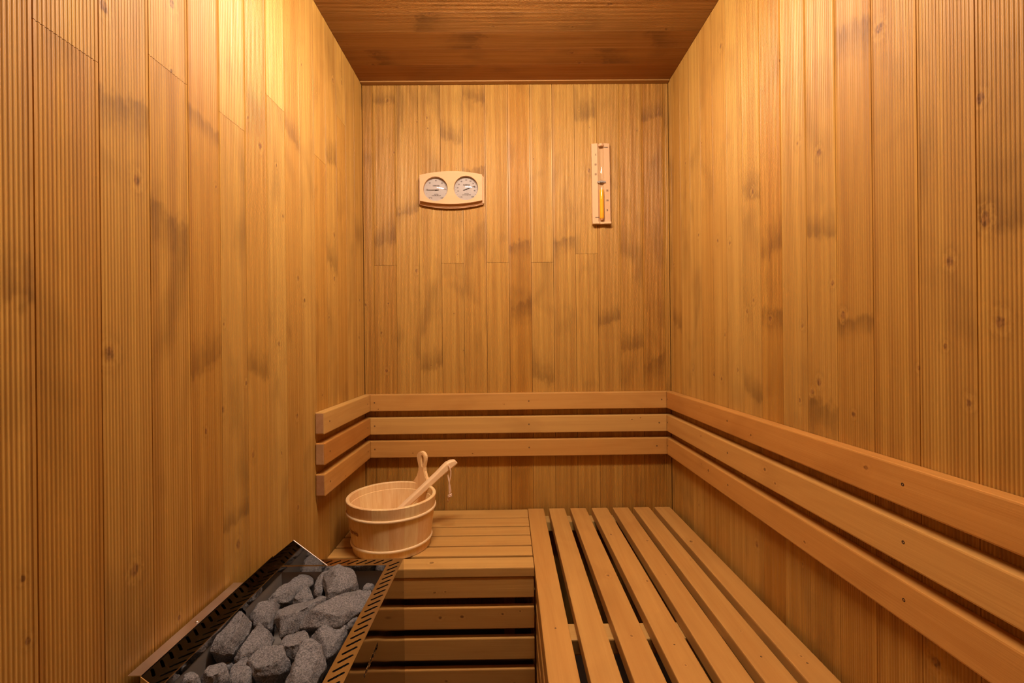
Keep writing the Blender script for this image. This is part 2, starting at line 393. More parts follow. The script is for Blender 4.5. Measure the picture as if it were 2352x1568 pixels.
KNOTS={'L': [(0.6778, 1.328, 0.016), (0.6271, 1.0735, 0.02), (0.874, 0.9606, 0.014), (1.1795, 0.8983, 0.013), (1.1152, 1.3955, 0.008), (1.4442, 1.4268, 0.014), (1.4403, 1.2885, 0.014), (1.1925, 1.2542, 0.014), (1.0897, 1.0842, 0.011), (0.9758, 0.8478, 0.013), (0.6681, 0.7563, 0.018), (0.9196, 0.6824, 0.016), (1.1789, 0.6625, 0.012), (0.9696, 1.5651, 0.008), (1.0163, 1.5251, 0.016), (1.4471, 1.9176, 0.012), (1.5236, 1.9542, 0.012), (1.2261, 1.8317, 0.008), (1.1481, 1.8993, 0.007), (1.2294, 1.2007, 0.012), (0.8808, 1.123, 0.006), (0.9528, 1.0033, 0.009), (0.6259, 1.5476, 0.016), (0.752, 1.644, 0.016), (1.6733, 1.1051, 0.01), (1.3951, 1.1624, 0.01), (0.6247, 1.4428, 0.008), (0.6604, 1.4693, 0.007), (1.6827, 1.2417, 0.012), (1.0966, 0.823, 0.008), (0.9297, 0.8328, 0.004), (1.0863, 1.5086, 0.007)], 'R': [(0.7474, 1.5953, 0.018), (0.8976, 1.4508, 0.015), (0.9635, 1.4985, 0.012), (1.0704, 1.1313, 0.014), (0.9529, 1.1107, 0.01), (1.296, 1.0978, 0.01), (0.6332, 1.1899, 0.014), (0.5849, 1.235, 0.018), (0.8368, 1.1252, 0.014), (0.5675, 1.1016, 0.016), (0.9038, 0.996, 0.014), (0.925, 0.9745, 0.012), (1.3678, 0.9781, 0.014), (1.3203, 0.9689, 0.012), (1.2621, 1.3519, 0.013), (1.3354, 1.3742, 0.012), (1.4692, 1.4222, 0.012), (0.8629, 1.189, 0.01), (0.923, 1.3343, 0.01), (1.303, 1.9279, 0.016), (0.5896, 1.3956, 0.012), (1.1424, 1.4555, 0.014), (0.9643, 0.9516, 0.008), (0.6082, 0.9948, 0.012), (1.1403, 0.5673, 0.014), (1.4891, 0.5406, 0.012), (0.6596, 0.6097, 0.02), (0.8692, 0.5668, 0.018), (1.5703, 1.6946, 0.01), (1.5219, 1.68, 0.008), (1.1439, 1.1812, 0.01), (1.1738, 1.1557, 0.012), (1.2846, 1.5888, 0.008), (1.3214, 1.4955, 0.007), (1.2265, 1.0001, 0.01), (1.5229, 0.9815, 0.012), (0.6825, 1.0375, 0.008), (1.2951, 0.7968, 0.012), (1.0233, 1.7115, 0.008), (0.9205, 1.6437, 0.01)], 'B': [(-0.4489, 2.0043, 0.012), (-0.3453, 1.3566, 0.014), (-0.4632, 0.9775, 0.013), (-0.4539, 1.2336, 0.009), (-0.5397, 1.2295, 0.012), (0.3149, 1.732, 0.014), (-0.4263, 1.8073, 0.008), (-0.3375, 1.9225, 0.008), (-0.4815, 1.1215, 0.01), (0.4851, 1.0281, 0.005), (0.1029, 1.7784, 0.005), (-0.0953, 1.8462, 0.004), (-0.0846, 1.4518, 0.004), (-0.17, 1.0519, 0.006), (0.4995, 1.8834, 0.005), (0.4146, 1.4191, 0.004), (-0.4072, 1.5838, 0.006), (-0.2946, 0.9954, 0.004)], 'C': [(1.3352, -0.3152, 0.014), (1.3606, -0.2267, 0.016), (1.3341, 0.2978, 0.012), (1.4346, 0.5097, 0.014), (1.5503, -0.4445, 0.013), (1.611, -0.4669, 0.014), (1.6054, 0.2606, 0.014), (1.4185, -0.0375, 0.01), (1.5493, 0.2251, 0.012), (1.5907, -0.244, 0.012), (1.5794, -0.1396, 0.009), (1.3255, 0.3061, 0.014), (1.4204, 0.2114, 0.01), (1.5351, -0.323, 0.006), (1.4187, 0.5179, 0.013)]}
SMUDGES={'L': [(0.7348, 1.2978, -0.07), (0.8148, 1.0407, 0.055), (0.5117, 1.1358, 0.06), (1.0099, 1.0173, 0.05), (1.4484, 1.3172, 0.07), (1.4508, 1.6636, 0.06), (0.796, 1.4948, -0.03), (0.6489, 1.435, -0.05), (1.4015, 1.1494, 0.06), (0.9234, 0.7334, 0.03), (1.2129, 1.5923, 0.05)], 'R': [(0.8119, 1.6437, -0.06), (1.1487, 1.4466, 0.06), (0.8219, 1.1164, -0.03), (0.8697, 1.2819, 0.04), (1.0701, 1.1488, -0.05), (0.5703, 1.2228, 0.04), (0.8322, 0.9968, 0.03), (1.6856, 1.1493, 0.06), (1.1696, 0.9475, 0.05), (0.8995, 0.9514, -0.07), (1.0228, 1.298, 0.06), (1.1473, 0.5201, -0.05), (0.8636, 0.5493, -0.06)], 'B': [(-0.4589, 1.9961, 0.04), (-0.4547, 1.4668, 0.07), (-0.3958, 1.5721, 0.035), (-0.2077, 1.852, 0.06), (-0.1212, 1.7387, -0.05), (0.0471, 1.2236, -0.07), (0.3617, 1.1457, 0.05), (0.4654, 1.0532, 0.06), (0.5515, 1.0025, -0.08), (0.3038, 1.9346, 0.07), (0.1022, 0.9578, 0.07), (-0.1184, 2.0038, 0.05), (-0.3278, 0.9792, 0.06), (0.2157, 1.4707, -0.05), (0.0248, 1.4558, -0.05), (0.5617, 1.9328, 0.05)], 'C': [(1.4032, -0.2676, 0.08), (1.4588, 0.4761, 0.08), (1.5386, -0.4557, 0.06), (1.4441, -0.0826, -0.1), (1.5938, 0.3506, 0.1)]}# ------------------------------------------------------------------ structure
def struct(name, bm, mat, label, mw=None):
    o = obj(name, bm, mat, None, mw); o['kind'] = 'structure'; o['label'] = label; return o

def room_box(name, lo, hi, mat, label):
    bm = box_bm(hi[0] - lo[0], hi[1] - lo[1], hi[2] - lo[2])
    return struct(name, bm, mat, label, T(*lo))

TH = 0.013
wall_back = room_box('wall_back', (XL - 0.10, D + TH, 0), (XR + 0.10, D + TH + 0.08, ZC + 0.1), M_DARKW, 'back wall clad in upright ribbed timber planks with butt joints')
wall_left = room_box('wall_left', (XL - TH - 0.08, YF, 0), (XL - TH, D + TH, ZC + 0.1), M_DARKW, 'left wall clad in upright ribbed timber planks above the stone heater')
wall_right = room_box('wall_right', (XR + TH, YF, 0), (XR + TH + 0.08, D + TH, ZC + 0.1), M_DARKW, 'right wall clad in upright ribbed timber planks above the long backrest')
ceiling = room_box('ceiling', (XL - TH, YF, ZC + TH), (XR + TH, D + TH, ZC + TH + 0.08), M_DARKW, 'shade-darkened timber ceiling of ribbed planks running across')
floor = room_box('floor', (XL - 0.10, YF - 0.08, -0.06), (XR + 0.10, D + 0.1, 0), M_FLOOR, 'brown floor hidden under the benches')
wall_front = room_box('wall_front', (XL - 0.10, YF - 0.08, 0), (XR + 0.10, YF, ZC + 0.1), M_PLANK, 'front timber wall behind the viewer')

def plank_profile(W):
    e = 0.00025
    p = [(e, -0.009), (e, -0.0015), (0.0010, 0.0)]
    n = 15; g = 0.00525; first = 0.0048
    for i in range(n):
        y = first + i * g
        if y + 0.0034 > W - 0.0033: break
        for dy, dz in ((0.0, 0.0), (0.0008, -0.0008), (0.0017, -0.0014), (0.0026, -0.0008), (0.0034, 0.0)):
            p.append((y + dy, dz))
    p += [(W - 0.0010, 0.0), (W - e, -0.0015), (W - e, -0.009)]
    return p

_pm = {}
def plank_mesh(W, x0, x1):
    key = (round(W, 4), round(x0, 4), round(x1, 4))
    if key in _pm: return _pm[key]
    pr = plank_profile(W); bm = bmesh.new()
    A = [bm.verts.new((x0, y, z)) for y, z in pr]; B = [bm.verts.new((x1, y, z)) for y, z in pr]
    n = len(pr)
    for i in range(n):
        j = (i + 1) % n
        bm.faces.new((A[i], A[j], B[j], B[i])).smooth = 3 <= i < n - 4
    bm.faces.new(A); bm.faces.new(B[::-1])
    bmesh.ops.recalc_face_normals(bm, faces=bm.faces[:])
    for e in bm.edges:
        if any(not f.smooth for f in e.link_faces): e.smooth = False
    me = bpy.data.meshes.new('plank'); bm.to_mesh(me); bm.free(); me.materials.append(M_PLANK)
    _pm[key] = me
    return me

def lay_plank(wall, W, x0, x1, mw, knots, smudges, mat=M_PLANK, tone=None, extra=0.5):
    me = plank_mesh(W, x0, x1)
    o = objm('plank', me, mat, wall, mw=wall.matrix_basis.inverted() @ mw)
    if mat is not M_PLANK:
        o.material_slots[0].link = 'OBJECT'; o.material_slots[0].material = mat
    if tone is not None: o['tone'] = tone
    ks = [k for k in knots if x0 <= k[0] <= x1]; ss = [k for k in smudges if x0 <= k[0] <= x1]
    while len(ks) < 4 and rnd.random() < extra and x1 - x0 > 0.2:
        ks.append((rnd.uniform(x0, x1), rnd.uniform(0.01, W - 0.01), rnd.uniform(0.004, 0.009)))
    for i, k in enumerate(ks[:4]): o['k%d' % (i + 1)] = [float(c) for c in k]
    for i, k in enumerate(ss[:3]): o['s%d' % (i + 1)] = [float(c) for c in k]
    return o

def pick(feats, a, b, conv):
    return [conv(f) for f in feats if a <= f[0] < b]

def pieces(joint):
    gap = 0.0004
    if joint is None: return [(0.0, ZC)]
    return [(0.0, joint - gap), (joint + gap, ZC)]

# left wall: local x up, local y towards the viewer
bounds = [D - 0.0005] + [D - 0.0922 - PITCH * i for i in range(0, 25)]
LJ = {0.746: 1.530, 0.913: 1.529, 1.084: 1.655, 1.508: 1.822, 1.339: 1.624, 0.605: 1.464}
TONES_L = [0.1, 0.3, -0.2, 0.2, -0.3, 0.5, 0.1, 0.7, 0.1, 0.5, -0.25, 0.1, 0.35, -0.1, 0.3]
for i in range(len(bounds) - 1):
    y1, y0 = bounds[i], bounds[i + 1]
    if y0 < YF: break
    j = next((z for y, z in LJ.items() if y0 < y < y1), None)
    mw = basis((0, 0, 1), (0, -1, 0), (1, 0, 0), (XL, y1, 0))
    ks = pick(KNOTS['L'], y0, y1, lambda f: (f[1], y1 - f[0], f[2])); ss = pick(SMUDGES['L'], y0, y1, lambda f: (f[1], y1 - f[0], f[2]))
    for n, (a, b) in enumerate(pieces(j)):
        t = TONES_L[i] if i < len(TONES_L) else None
        lay_plank(wall_left, y1 - y0, a, b, mw, ks, ss, tone=(t + (0.5 if n else 0)) if t is not None else None, extra=0.45)

# right wall: local x up, local y away from the viewer
bounds = [D - 0.0005, D - 0.0275] + [D - 0.1129 - PITCH * i for i in range(0, 25)]
RTONES = [0, -0.2, 0.1, 0.3, -0.1, 0.1, 0.5, 0.25, -0.6, 0.3, 0.15, -0.2, -0.1, 0.1, 0.0]
for i in range(len(bounds) - 1):
    y1, y0 = bounds[i], bounds[i + 1]
    if y0 < YF: break
    mw = basis((0, 0, 1), (0, 1, 0), (-1, 0, 0), (XR, y0, 0))
    ks = pick(KNOTS['R'], y0, y1, lambda f: (f[1], f[0] - y0, f[2])); ss = pick(SMUDGES['R'], y0, y1, lambda f: (f[1], f[0] - y0, f[2]))
    lay_plank(wall_right, y1 - y0, 0.0, ZC, mw, ks, ss, tone=RTONES[i] if i < len(RTONES) else None, extra=0.45)

# back wall: local x up, local y towards -X
bx = [XL + 0.0005, -0.5064, -0.4222, -0.3347, -0.2504, -0.1661, -0.08, 0.0061, 0.0906, 0.1752, 0.2599, 0.3447, 0.4295, 0.516, 0.5993, XR - 0.0005]
BJ = {1: 1.378, 4: 1.383, 6: 1.385, 8: 1.384, 10: 1.415}
BT = [-0.3, -0.2, 0.2, 0.35, 0.25, 0.1, 0.1, -0.5, 0.3, 0.3, 0.15, 0.1, -0.3, -0.7, -0.4]
for i in range(len(bx) - 1):
    x0, x1 = bx[i], bx[i + 1]
    mw = basis((0, 0, 1), (-1, 0, 0), (0, -1, 0), (x1, D, 0))
    ks = pick(KNOTS['B'], x0, x1, lambda f: (f[1], x1 - f[0], f[2])); ss = pick(SMUDGES['B'], x0, x1, lambda f: (f[1], x1 - f[0], f[2]))
    for n, (a, b) in enumerate(pieces(BJ.get(i))):
        lay_plank(wall_back, x1 - x0, a, b, mw, ks, ss, tone=BT[i] + (0.12 if n else 0.0), extra=0.2)

# ceiling: local x along +X, local y towards the viewer, face down
cy = [1.7085, 1.6133] + [1.6133 - PITCH * i for i in range(1, 24)]
for i in range(len(cy) - 1):
    y1, y0 = cy[i], cy[i + 1]
    if y0 < YF: break
    mw = basis((1, 0, 0), (0, -1, 0), (0, 0, -1), (0, y1, ZC))
    ks = pick(KNOTS['C'], y0, y1, lambda f: (f[1], y1 - f[0], f[2])); ss = pick(SMUDGES['C'], y0, y1, lambda f: (f[1], y1 - f[0], f[2]))
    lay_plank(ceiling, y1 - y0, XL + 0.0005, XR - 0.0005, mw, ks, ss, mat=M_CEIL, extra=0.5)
trim = struct('trim_1', box_bm(XR - XL - 0.002, 0.0225, 0.016, 0.002), M_CEIL, 'thin timber strip where the ceiling meets the back wall', T(XL + 0.001, D - 0.0232, ZC - 0.004))

# ------------------------------------------------------------------ ceiling lamp (just above the frame)
lamp = thing('ceiling_lamp', 'long opal lamp on a wooden base on the ceiling', 'lamp', LAMP_POS)
obj('base_plate', box_bm(0.60, 0.13, 0.018, 0.004), M_SLAT, lamp, T(-0.30, -0.065, -0.019))
obj('lamp_shade', box_bm(0.56, 0.10, 0.062, 0.022, 4), M_LAMP, lamp, T(-0.28, -0.05, -0.082), smooth=True)

# ------------------------------------------------------------------ boards
def board(name, L, W, t, mat, parent, mw, bev=0.003, knots=0, tone=None, kn=None):
    o = obj(name, box_bm(L, W, t, bev, 2), mat, parent, mw)
    ks = list(kn or [])
    for i in range(knots): ks.append((rnd.uniform(0.03, L - 0.03), rnd.uniform(0.008, W - 0.008), rnd.uniform(0.004, 0.009)))
    for i, k in enumerate(ks[:4]): o['k%d' % (i + 1)] = [float(c) for c in k]
    if tone is not None: o['tone'] = tone
    return o

def mitre(o, end, toward):
    """cut a board's end at 45 degrees: verts near local x=end slide by their local z"""
    me = o.data; L = max(v.co.x for v in me.vertices); t = max(v.co.z for v in me.vertices)
    for v in me.vertices:
        if end == 0 and v.co.x < L / 2: v.co.x += v.co.z * toward
        if end == 1 and v.co.x > L / 2: v.co.x -= v.co.z * toward
    return o

def screw(parent, x, y, z, r=0.0028):
    bm = lathe_bm([(0.0, 0.0), (r, 0.0), (r, 0.0006), (r * 0.7, 0.0008), (r * 0.25, 0.0003), (0.0, 0.0003)], 10, closed=False)
    o = obj('screw', bm, M_HOLE, parent, T(x, y, z - 0.0004)); return o  # dark disc in place of a shaded screw hole

# backrests: three rails each; local x along the rail, local y up, local z out from the wall
RT, RH = 0.027, 0.0622
RZ = [(0.828, 0.0), (0.741, 0.0), (0.654, 0.0)]
bk_back = thing('backrest', 'three-rail wooden backrest across the back wall', 'backrest', (0, D, 0), 'slatted backrests round the room')
bk_left = thing('backrest', 'short three-rail backrest with sawn ends on the left wall', 'backrest', (XL, D, 0), 'slatted backrests round the room')
bk_right = thing('backrest', 'long three-rail backrest running along the right wall', 'backrest', (XR, D, 0), 'slatted backrests round the room')
for k, (z, _) in enumerate(RZ):
    L = XR - XL - 0.0016
    o = mitre(mitre(board('rail', L, RH, RT, M_SLAT, bk_back, basis((1, 0, 0), (0, 0, 1), (0, -1, 0), (XL + 0.0008, -0.0006, z)), knots=2), 0, 1), 1, 1)
    for x in (0.043, 0.62, L - 0.045 - 0.01 * k): screw(o, x, RH * 0.52, RT)
    Ll = 0.448
    o = mitre(board('rail', Ll, RH, RT, M_SLAT, bk_left, basis((0, 1, 0), (0, 0, 1), (1, 0, 0), (0.0006, -Ll - 0.0008, z)), knots=1), 1, 1)
    for x in (0.038, Ll - 0.055): screw(o, x, RH * 0.5, RT)
    obj('end_grain', box_bm(0.0012, RH - 0.006, RT - 0.006, 0.0003, 1), M_END, o, T(-0.0008, 0.003, 0.003))['label'] = 'pale sawn end of the rail'
    Lr = D - YF - 0.004
    o = mitre(board('rail', Lr, RH, RT, M_SLAT, bk_right, basis((0, -1, 0), (0, 0, 1), (-1, 0, 0), (-0.0006, -0.0008, z)), knots=0, kn=[(0.62 + 0.1 * k, 0.02, 0.007), (0.98 - 0.3 * k, 0.04, 0.009), (0.33, 0.045, 0.006)]), 0, 1)
    # in the right-hand frame local x runs towards the viewer: x cross y = z holds as (-y) x z = -x
    for x in (0.035, 0.50, 1.05, 1.6): screw(o, x, RH * 0.55, RT)

# left bench: six slats along X, apron and front boards
ST, SW = 0.027, 0.063
FY = 1.2765
lb = thing('bench', 'slatted low bench along the back wall under the bucket', 'bench', (XL, FY, 0), 'slatted sauna benches')
x0, x1 = 0.002, 0.0662 - XL
LY = [(1.6445, 1.7215), (1.5700, 1.6375), (1.4985, 1.5605), (1.4225, 1.4905), (1.3540, 1.4140), (FY, 1.3395)]
LYK = [[], [], [(0.50, 0.02, 0.004)], [], [], [(0.318, 0.034, 0.011)]]
for n, (a, b) in enumerate(LY):
    board('slat', x1 - x0, b - a, ST, M_SLAT, lb, T(x0, a - FY, BZ - ST - (0.0 if n == 5 else 0.001)), tone=(0.9 if n == 5 else 0.45 + 0.2 * rnd.random()), kn=LYK[n])
FH = 0.0585
fz = [(0.3636, 0.4222), (0.2766, 0.3375), (0.1900, 0.2506), (0.1030, 0.1636), (0.0160, 0.0766)]
for n, (a, b) in enumerate(fz):
    o = board('front_board', x1 - x0 - 0.001, b - a, 0.020, M_SLAT, lb, basis((1, 0, 0), (0, 0, 1), (0, -1, 0), (x0, 0.0225, a)), tone=0.35 - 0.4 * (n % 2),
              kn=[[(0.36, 0.02, 0.006), (0.33, 0.018, 0.006)], [(0.345, 0.035, 0.011), (0.405, 0.036, 0.009), (0.52, 0.042, 0.008), (0.57, 0.05, 0.006)], [], [(0.36, 0.03, 0.008), (0.55, 0.02, 0.008)], []][n])
for px, py in ((0.03, 0.0245), (0.03, 0.40), (0.52, 0.40)):
    board('post', 0.385, 0.04, 0.028, M_SLAT, lb, basis((0, 0, 1), (1, 0, 0), (0, 1, 0), (px, py, 0.0)))
for px in (0.06, 0.50):
    board('batten', 0.385, 0.045, 0.035, M_SLAT, lb, basis((0, 1, 0), (-1, 0, 0), (0, 0, 1), (px, 0.055, BZ - ST - 0.036)))

# right bench: seven slats running towards the viewer
RX0 = 0.0672
rb = thing('bench', 'long slatted bench running forward along the right wall', 'bench', (RX0, D, 0), 'slatted sauna benches')
RS = [0.0672, 0.1462, 0.2267, 0.3079, 0.3874, 0.4667, 0.5457]
RK = [[], [], [(0.50, 0.035, 0.010), (0.75, 0.03, 0.006)], [(0.53, 0.05, 0.009), (0.84, 0.03, 0.005), (0.24, 0.02, 0.007)], [(0.29, 0.045, 0.010), (0.50, 0.03, 0.005)], [(0.42, 0.05, 0.004), (0.74, 0.03, 0.005)], [(0.30, 0.02, 0.013), (0.82, 0.03, 0.006)]]
Lb = D - YF - 0.012
for n, x in enumerate(RS):
    W = 0.060
    # local x towards the viewer, y towards +X, z ... down: flip so that z is up
    o = board('slat', Lb, W, 0.030, M_SLAT, rb, basis((0, -1, 0), (1, 0, 0), (0, 0, 1), (x - RX0, -0.010, BZ - 0.030 + 0.0015)), bev=0.003, tone=0.1 + 0.15 * rnd.uniform(-1, 1), kn=RK[n])
    if n in (0, 3, 5, 6): screw(o, 0.72 + 0.02 * n, 0.03, 0.030, 0.002)
for y in (-0.060, -0.722, -1.45):
    board('batten', XR - RX0 - 0.03, 0.058, 0.035, M_SLAT, rb, T(0.024, y - (0.0 if y > -0.1 else 0.0), BZ - 0.0295 - 0.0355), tone=0.8)
for n, (a, b) in enumerate(fz):
    board('front_board', D - FY + 0.9, b - a - 0.001, 0.020, M_SLAT, rb, basis((0, -1, 0), (0, 0, 1), (-1, 0, 0), (0.0225, FY - D - 0.002 + 0.44, a)), tone=-0.3)
for y in (-0.20, -0.80, -1.5):
    board('post', 0.38, 0.04, 0.028, M_SLAT, rb, basis((0, 0, 1), (0, 1, 0), (-1, 0, 0), (0.055, y, 0.0)))
    board('post', 0.38, 0.04, 0.028, M_SLAT, rb, basis((0, 0, 1), (0, 1, 0), (-1, 0, 0), (0.50, y, 0.0)))

# ------------------------------------------------------------------ stone heater
HX0, HX1, HY0, HY1, HZ = -0.5208, -0.2409, 0.613, 1.0262, 0.599
ht = thing('sauna_heater', 'polished steel sauna heater with a slotted rim, heaped with stones', 'heater', (HX0, HY0, 0))
IX0, IX1, IY0, IY1 = 0.0222, 0.2495, 0.0305, 0.3825          # bowl opening in heater coordinates
HW, HD = HX1 - HX0, HY1 - HY0
def slot(cx, cy, L=0.0262, wd=0.0044, n=4):
    """slanted round-ended slot outline, 45 degrees in plan"""
    c, s_ = math.cos(PI / 4), math.sin(PI / 4); pts = []
    for sgn in (1, -1):
        for i in range(n + 1):
            a = -PI / 2 + PI * i / n
            lx, ly = sgn * (L / 2 - wd / 2 + wd / 2 * math.cos(a)), sgn * wd / 2 * math.sin(a)
            pts.append((cx + lx * c - ly * s_, cy + lx * s_ + ly * c))
    return pts
holes = [[(IX0, IY0), (IX1, IY0), (IX1, IY1), (IX0, IY1)]]
yy = 0.012
for i in range(21):
    y = HD - 0.030 - 0.01865 * i
    if y < 0.012: break
    holes.append(slot((IX1 + HW) / 2 + 0.0005, y + 0.004))
    if 0.028 < y < HD - 0.03: holes.append(slot(IX0 / 2 + 0.0012, y, 0.0225))
for i in range(13):
    x = HW - 0.030 - 0.0192 * i
    if x < 0.022: break
    holes.append(slot(x - 0.002, HD - (HD - IY1) / 2)); holes.append(slot(x, IY0 / 2))
obj('slotted_rim', prism_bm([(0, 0), (HW, 0), (HW, HD), (0, HD)], 0.0015, holes), M_RIM, ht, T(0, 0, HZ - 0.0015))
# outer jacket: four sheets; the right one has a slit
ZB_, ZT_ = 0.10, HZ - 0.0018
SY0, SY1, SZ0, SZ1 = 0.742 - HY0, 0.822 - HY0, 0.5365, 0.5455
right_sheet = prism_bm([(0, ZB_), (HD, ZB_), (HD, ZT_), (0, ZT_)], 0.0015, [[(SY0, SZ0), (SY1, SZ0), (SY1, SZ1), (SY0, SZ1)]])
obj('side_panel', right_sheet, M_SIDE, ht, basis((0, 1, 0), (0, 0, 1), (1, 0, 0), (HW - 0.0015, 0, 0)))
obj('side_panel', box_bm(0.0015, HD, ZT_ - ZB_), M_SIDE, ht, T(0, 0, ZB_))
obj('front_panel', box_bm(HW - 0.0034, 0.0015, ZT_ - ZB_), M_SIDE, ht, T(0.0017, 0, ZB_))
obj('rear_panel', box_bm(HW - 0.0034, 0.0015, ZT_ - ZB_), M_SIDE, ht, T(0.0017, HD - 0.0015, ZB_))
# crumpled insulation seen in the slit
bm = bmesh.new(); bmesh.ops.create_grid(bm, x_segments=40, y_segments=8, size=1.0)
for v in bm.verts:
    v.co = Vector((0, SY0 - 0.004 + (v.co.x + 1) / 2 * (SY1 - SY0 + 0.008), SZ0 - 0.004 + (v.co.y + 1) / 2 * (SZ1 - SZ0 + 0.008)))
    v.co.x = noise.noise(v.co * 300) * 0.0026
obj('slit_mesh', bm, M_SCREW, ht, T(HW - 0.0036, 0, 0))['label'] = 'bright crumpled lining behind the side slit'
# bowl: mirror lip, dull walls and bottom
LIPH = 0.012
def ring_walls(x0, x1, y0, y1, z0, z1, t):
    bm = bmesh.new()
    for (a, b, c, d) in ((x0 - t, x1 + t, y0 - t, y0), (x0 - t, x1 + t, y1, y1 + t), (x0 - t, x0, y0, y1), (x1, x1 + t, y0, y1)):
        q = bmesh.ops.create_cube(bm, size=1.0)['verts']
        for v in q: v.co = Vector((a + (v.co.x + 0.5) * (b - a), c + (v.co.y + 0.5) * (d - c), z0 + (v.co.z + 0.5) * (z1 - z0)))
    return bm
obj('rim_lip', ring_walls(IX0, IX1, IY0, IY1, HZ - LIPH, HZ - 0.0016, 0.0012), M_STEEL, ht)
obj('stone_bowl', ring_walls(IX0 - 0.001, IX1 + 0.001, IY0 - 0.001, IY1 + 0.001, 0.40, HZ - LIPH - 0.0002, 0.0012), M_BOWL, ht)
obj('bowl_floor', box_bm(IX1 - IX0 + 0.002, IY1 - IY0 + 0.002, 0.003), M_BOWL, ht, T(IX0 - 0.001, IY0 - 0.001, 0.500))
# guard plate along the wall side and its two wings, one bent sheet with a wall flange
PX = -0.0008
GZ0, GZ1 = HZ + 0.0002, 0.6195
GY0, GY1 = 0.6434 - HY0, 1.0012 - HY0
bm = box_bm(0.0012, GY1 - GY0, GZ1 - GZ0)
obj('guard_plate', bm, M_GUARD, ht, T(PX, GY0, GZ0))
wing = [(-0.5208, GZ0), (-0.5208, 0.6175), (-0.4745, 0.6546), (-0.3924, 0.5914), (-0.3960, 0.5875), (-0.497, 0.5875), (-0.497, GZ0)]
wing = [(a - HX0, z) for a, z in wing]
obj('guard_wing', prism_bm(wing, 0.0012), M_STEEL, ht, basis((1, 0, 0), (0, 0, 1), (0, -1, 0), (0, GY1 - 0.0016, 0)))['label'] = 'upright mirror-bright wing at the back of the guard'
wing2 = [(-0.5208, GZ0), (-0.5208, 0.6195), (-0.4955, GZ0)]
obj('guard_wing', prism_bm([(a - HX0, z) for a, z in wing2], 0.0012), M_STEEL, ht, basis((1, 0, 0), (0, 0, 1), (0, -1, 0), (0, GY0 - 0.0002, 0)))
obj('wing_edge_highlight', tube_bm([(-0.4745 - HX0, GY1 - 0.0022, 0.6546), (-0.3924 - HX0, GY1 - 0.0022, 0.5914)], 0.0011, 8), M_FLANGE, ht)  # thin bright tube added to give the wing edge its highlight
fl = box_bm(0.019, 0.247, 0.0012)
obj('wall_flange', fl, M_FLANGE, ht, T(PX - 0.0195, GY0 + 0.002, GZ1 - 0.0014))
bm = lathe_bm([(0, 0.0022), (0.0022, 0.0018), (0.0034, 0.0), (0.0, 0.0)], 14, closed=False)
obj('screw', bm, M_SCREW, ht, T(PX - 0.006, 0.768 - HY0, GZ1 - 0.0002), smooth=True)
for lx, ly in ((0.02, 0.03), (HW - 0.045, 0.03), (0.02, HD - 0.055), (HW - 0.045, HD - 0.055)):
    obj('leg', box_bm(0.025, 0.025, 0.1005, 0.002), M_BOWL, ht, T(lx, ly, 0))

# stones, each its own hull
def stone(label, pts, z, up, dn, seed):
    cx = sum(p[0] for p in pts) / len(pts); cy = sum(p[1] for p in pts) / len(pts)
    r = random.Random(seed); bm = bmesh.new(); V = []; tx, ty_ = r.uniform(-0.5, 0.5), r.uniform(-0.5, 0.5)
    bot = max(z - dn, 0.5055) - z
    for p in pts:
        x, y = p[0] - cx, p[1] - cy
        V.append((x, y, r.uniform(-0.005, 0.003)))
        k = r.uniform(0.55, 0.85); V.append((x * k, y * k, up * (1.0 + tx * x / 0.04 + ty_ * y / 0.04)))
        if 'domed' in label: V.append((x * 0.92, y * 0.92, up * 0.75)); V.append((x * 0.45, y * 0.45, up * 1.45))
        k = r.uniform(0.5, 0.8); V.append((x * k, y * k, bot * r.uniform(0.35, 0.6)))
        k = r.uniform(0.30, 0.42); V.append((x * k, y * k, bot))
    vs = [bm.verts.new(v) for v in V]
    h = bmesh.ops.convex_hull(bm, input=vs)
    bmesh.ops.delete(bm, geom=list({g for g in h['geom_interior'] + h['geom_unused'] if isinstance(g, bmesh.types.BMVert)}), context='VERTS')
    bmesh.ops.dissolve_limit(bm, angle_limit=0.30, verts=bm.verts[:], edges=bm.edges[:])
    bmesh.ops.bevel(bm, geom=bm.edges[:], offset=0.0011, segments=1, affect='EDGES', profile=0.5)
    bmesh.ops.triangulate(bm, faces=bm.faces[:])
    for _ in range(3):
        es = [e for e in bm.edges if e.calc_length() > 0.0035]
        if es: bmesh.ops.subdivide_edges(bm, edges=es, cuts=1)
        bmesh.ops.triangulate(bm, faces=bm.faces[:])
    bm.normal_update()
    o3 = Vector((seed * 3.7, seed * 1.3, seed * 0.7))
    disp = []
    for v in bm.verts:
        n = noise.fractal(v.co * 55 + o3, 0.8, 2.1, 6) * 0.0026 + noise.noise(v.co * 25 + o3) * 0.0018
        disp.append(v.normal * n)
    lo = min(v.co.z for v in bm.verts)
    for v, d in zip(bm.verts, disp): v.co += d
    lo2 = min(v.co.z for v in bm.verts)
    for v in bm.verts:
        if v.co.z < bot: v.co.z = bot
        v.co.x = min(max(v.co.x, HX0 + IX0 + 0.002 - cx), HX0 + IX1 - 0.002 - cx)      # stays inside the bowl
        v.co.y = min(max(v.co.y, HY0 + IY0 + 0.002 - cy), HY0 + IY1 - 0.002 - cy)
    o = obj('stone', bm, M_STONE, None, T(cx, cy, z), smooth=True)
    tag(o, label, 'stone', 'heater stones')
    return o
for n, (lab, pts, z, up, dn) in enumerate(STONES):
    stone(lab, pts, z, up, dn, n + 11)

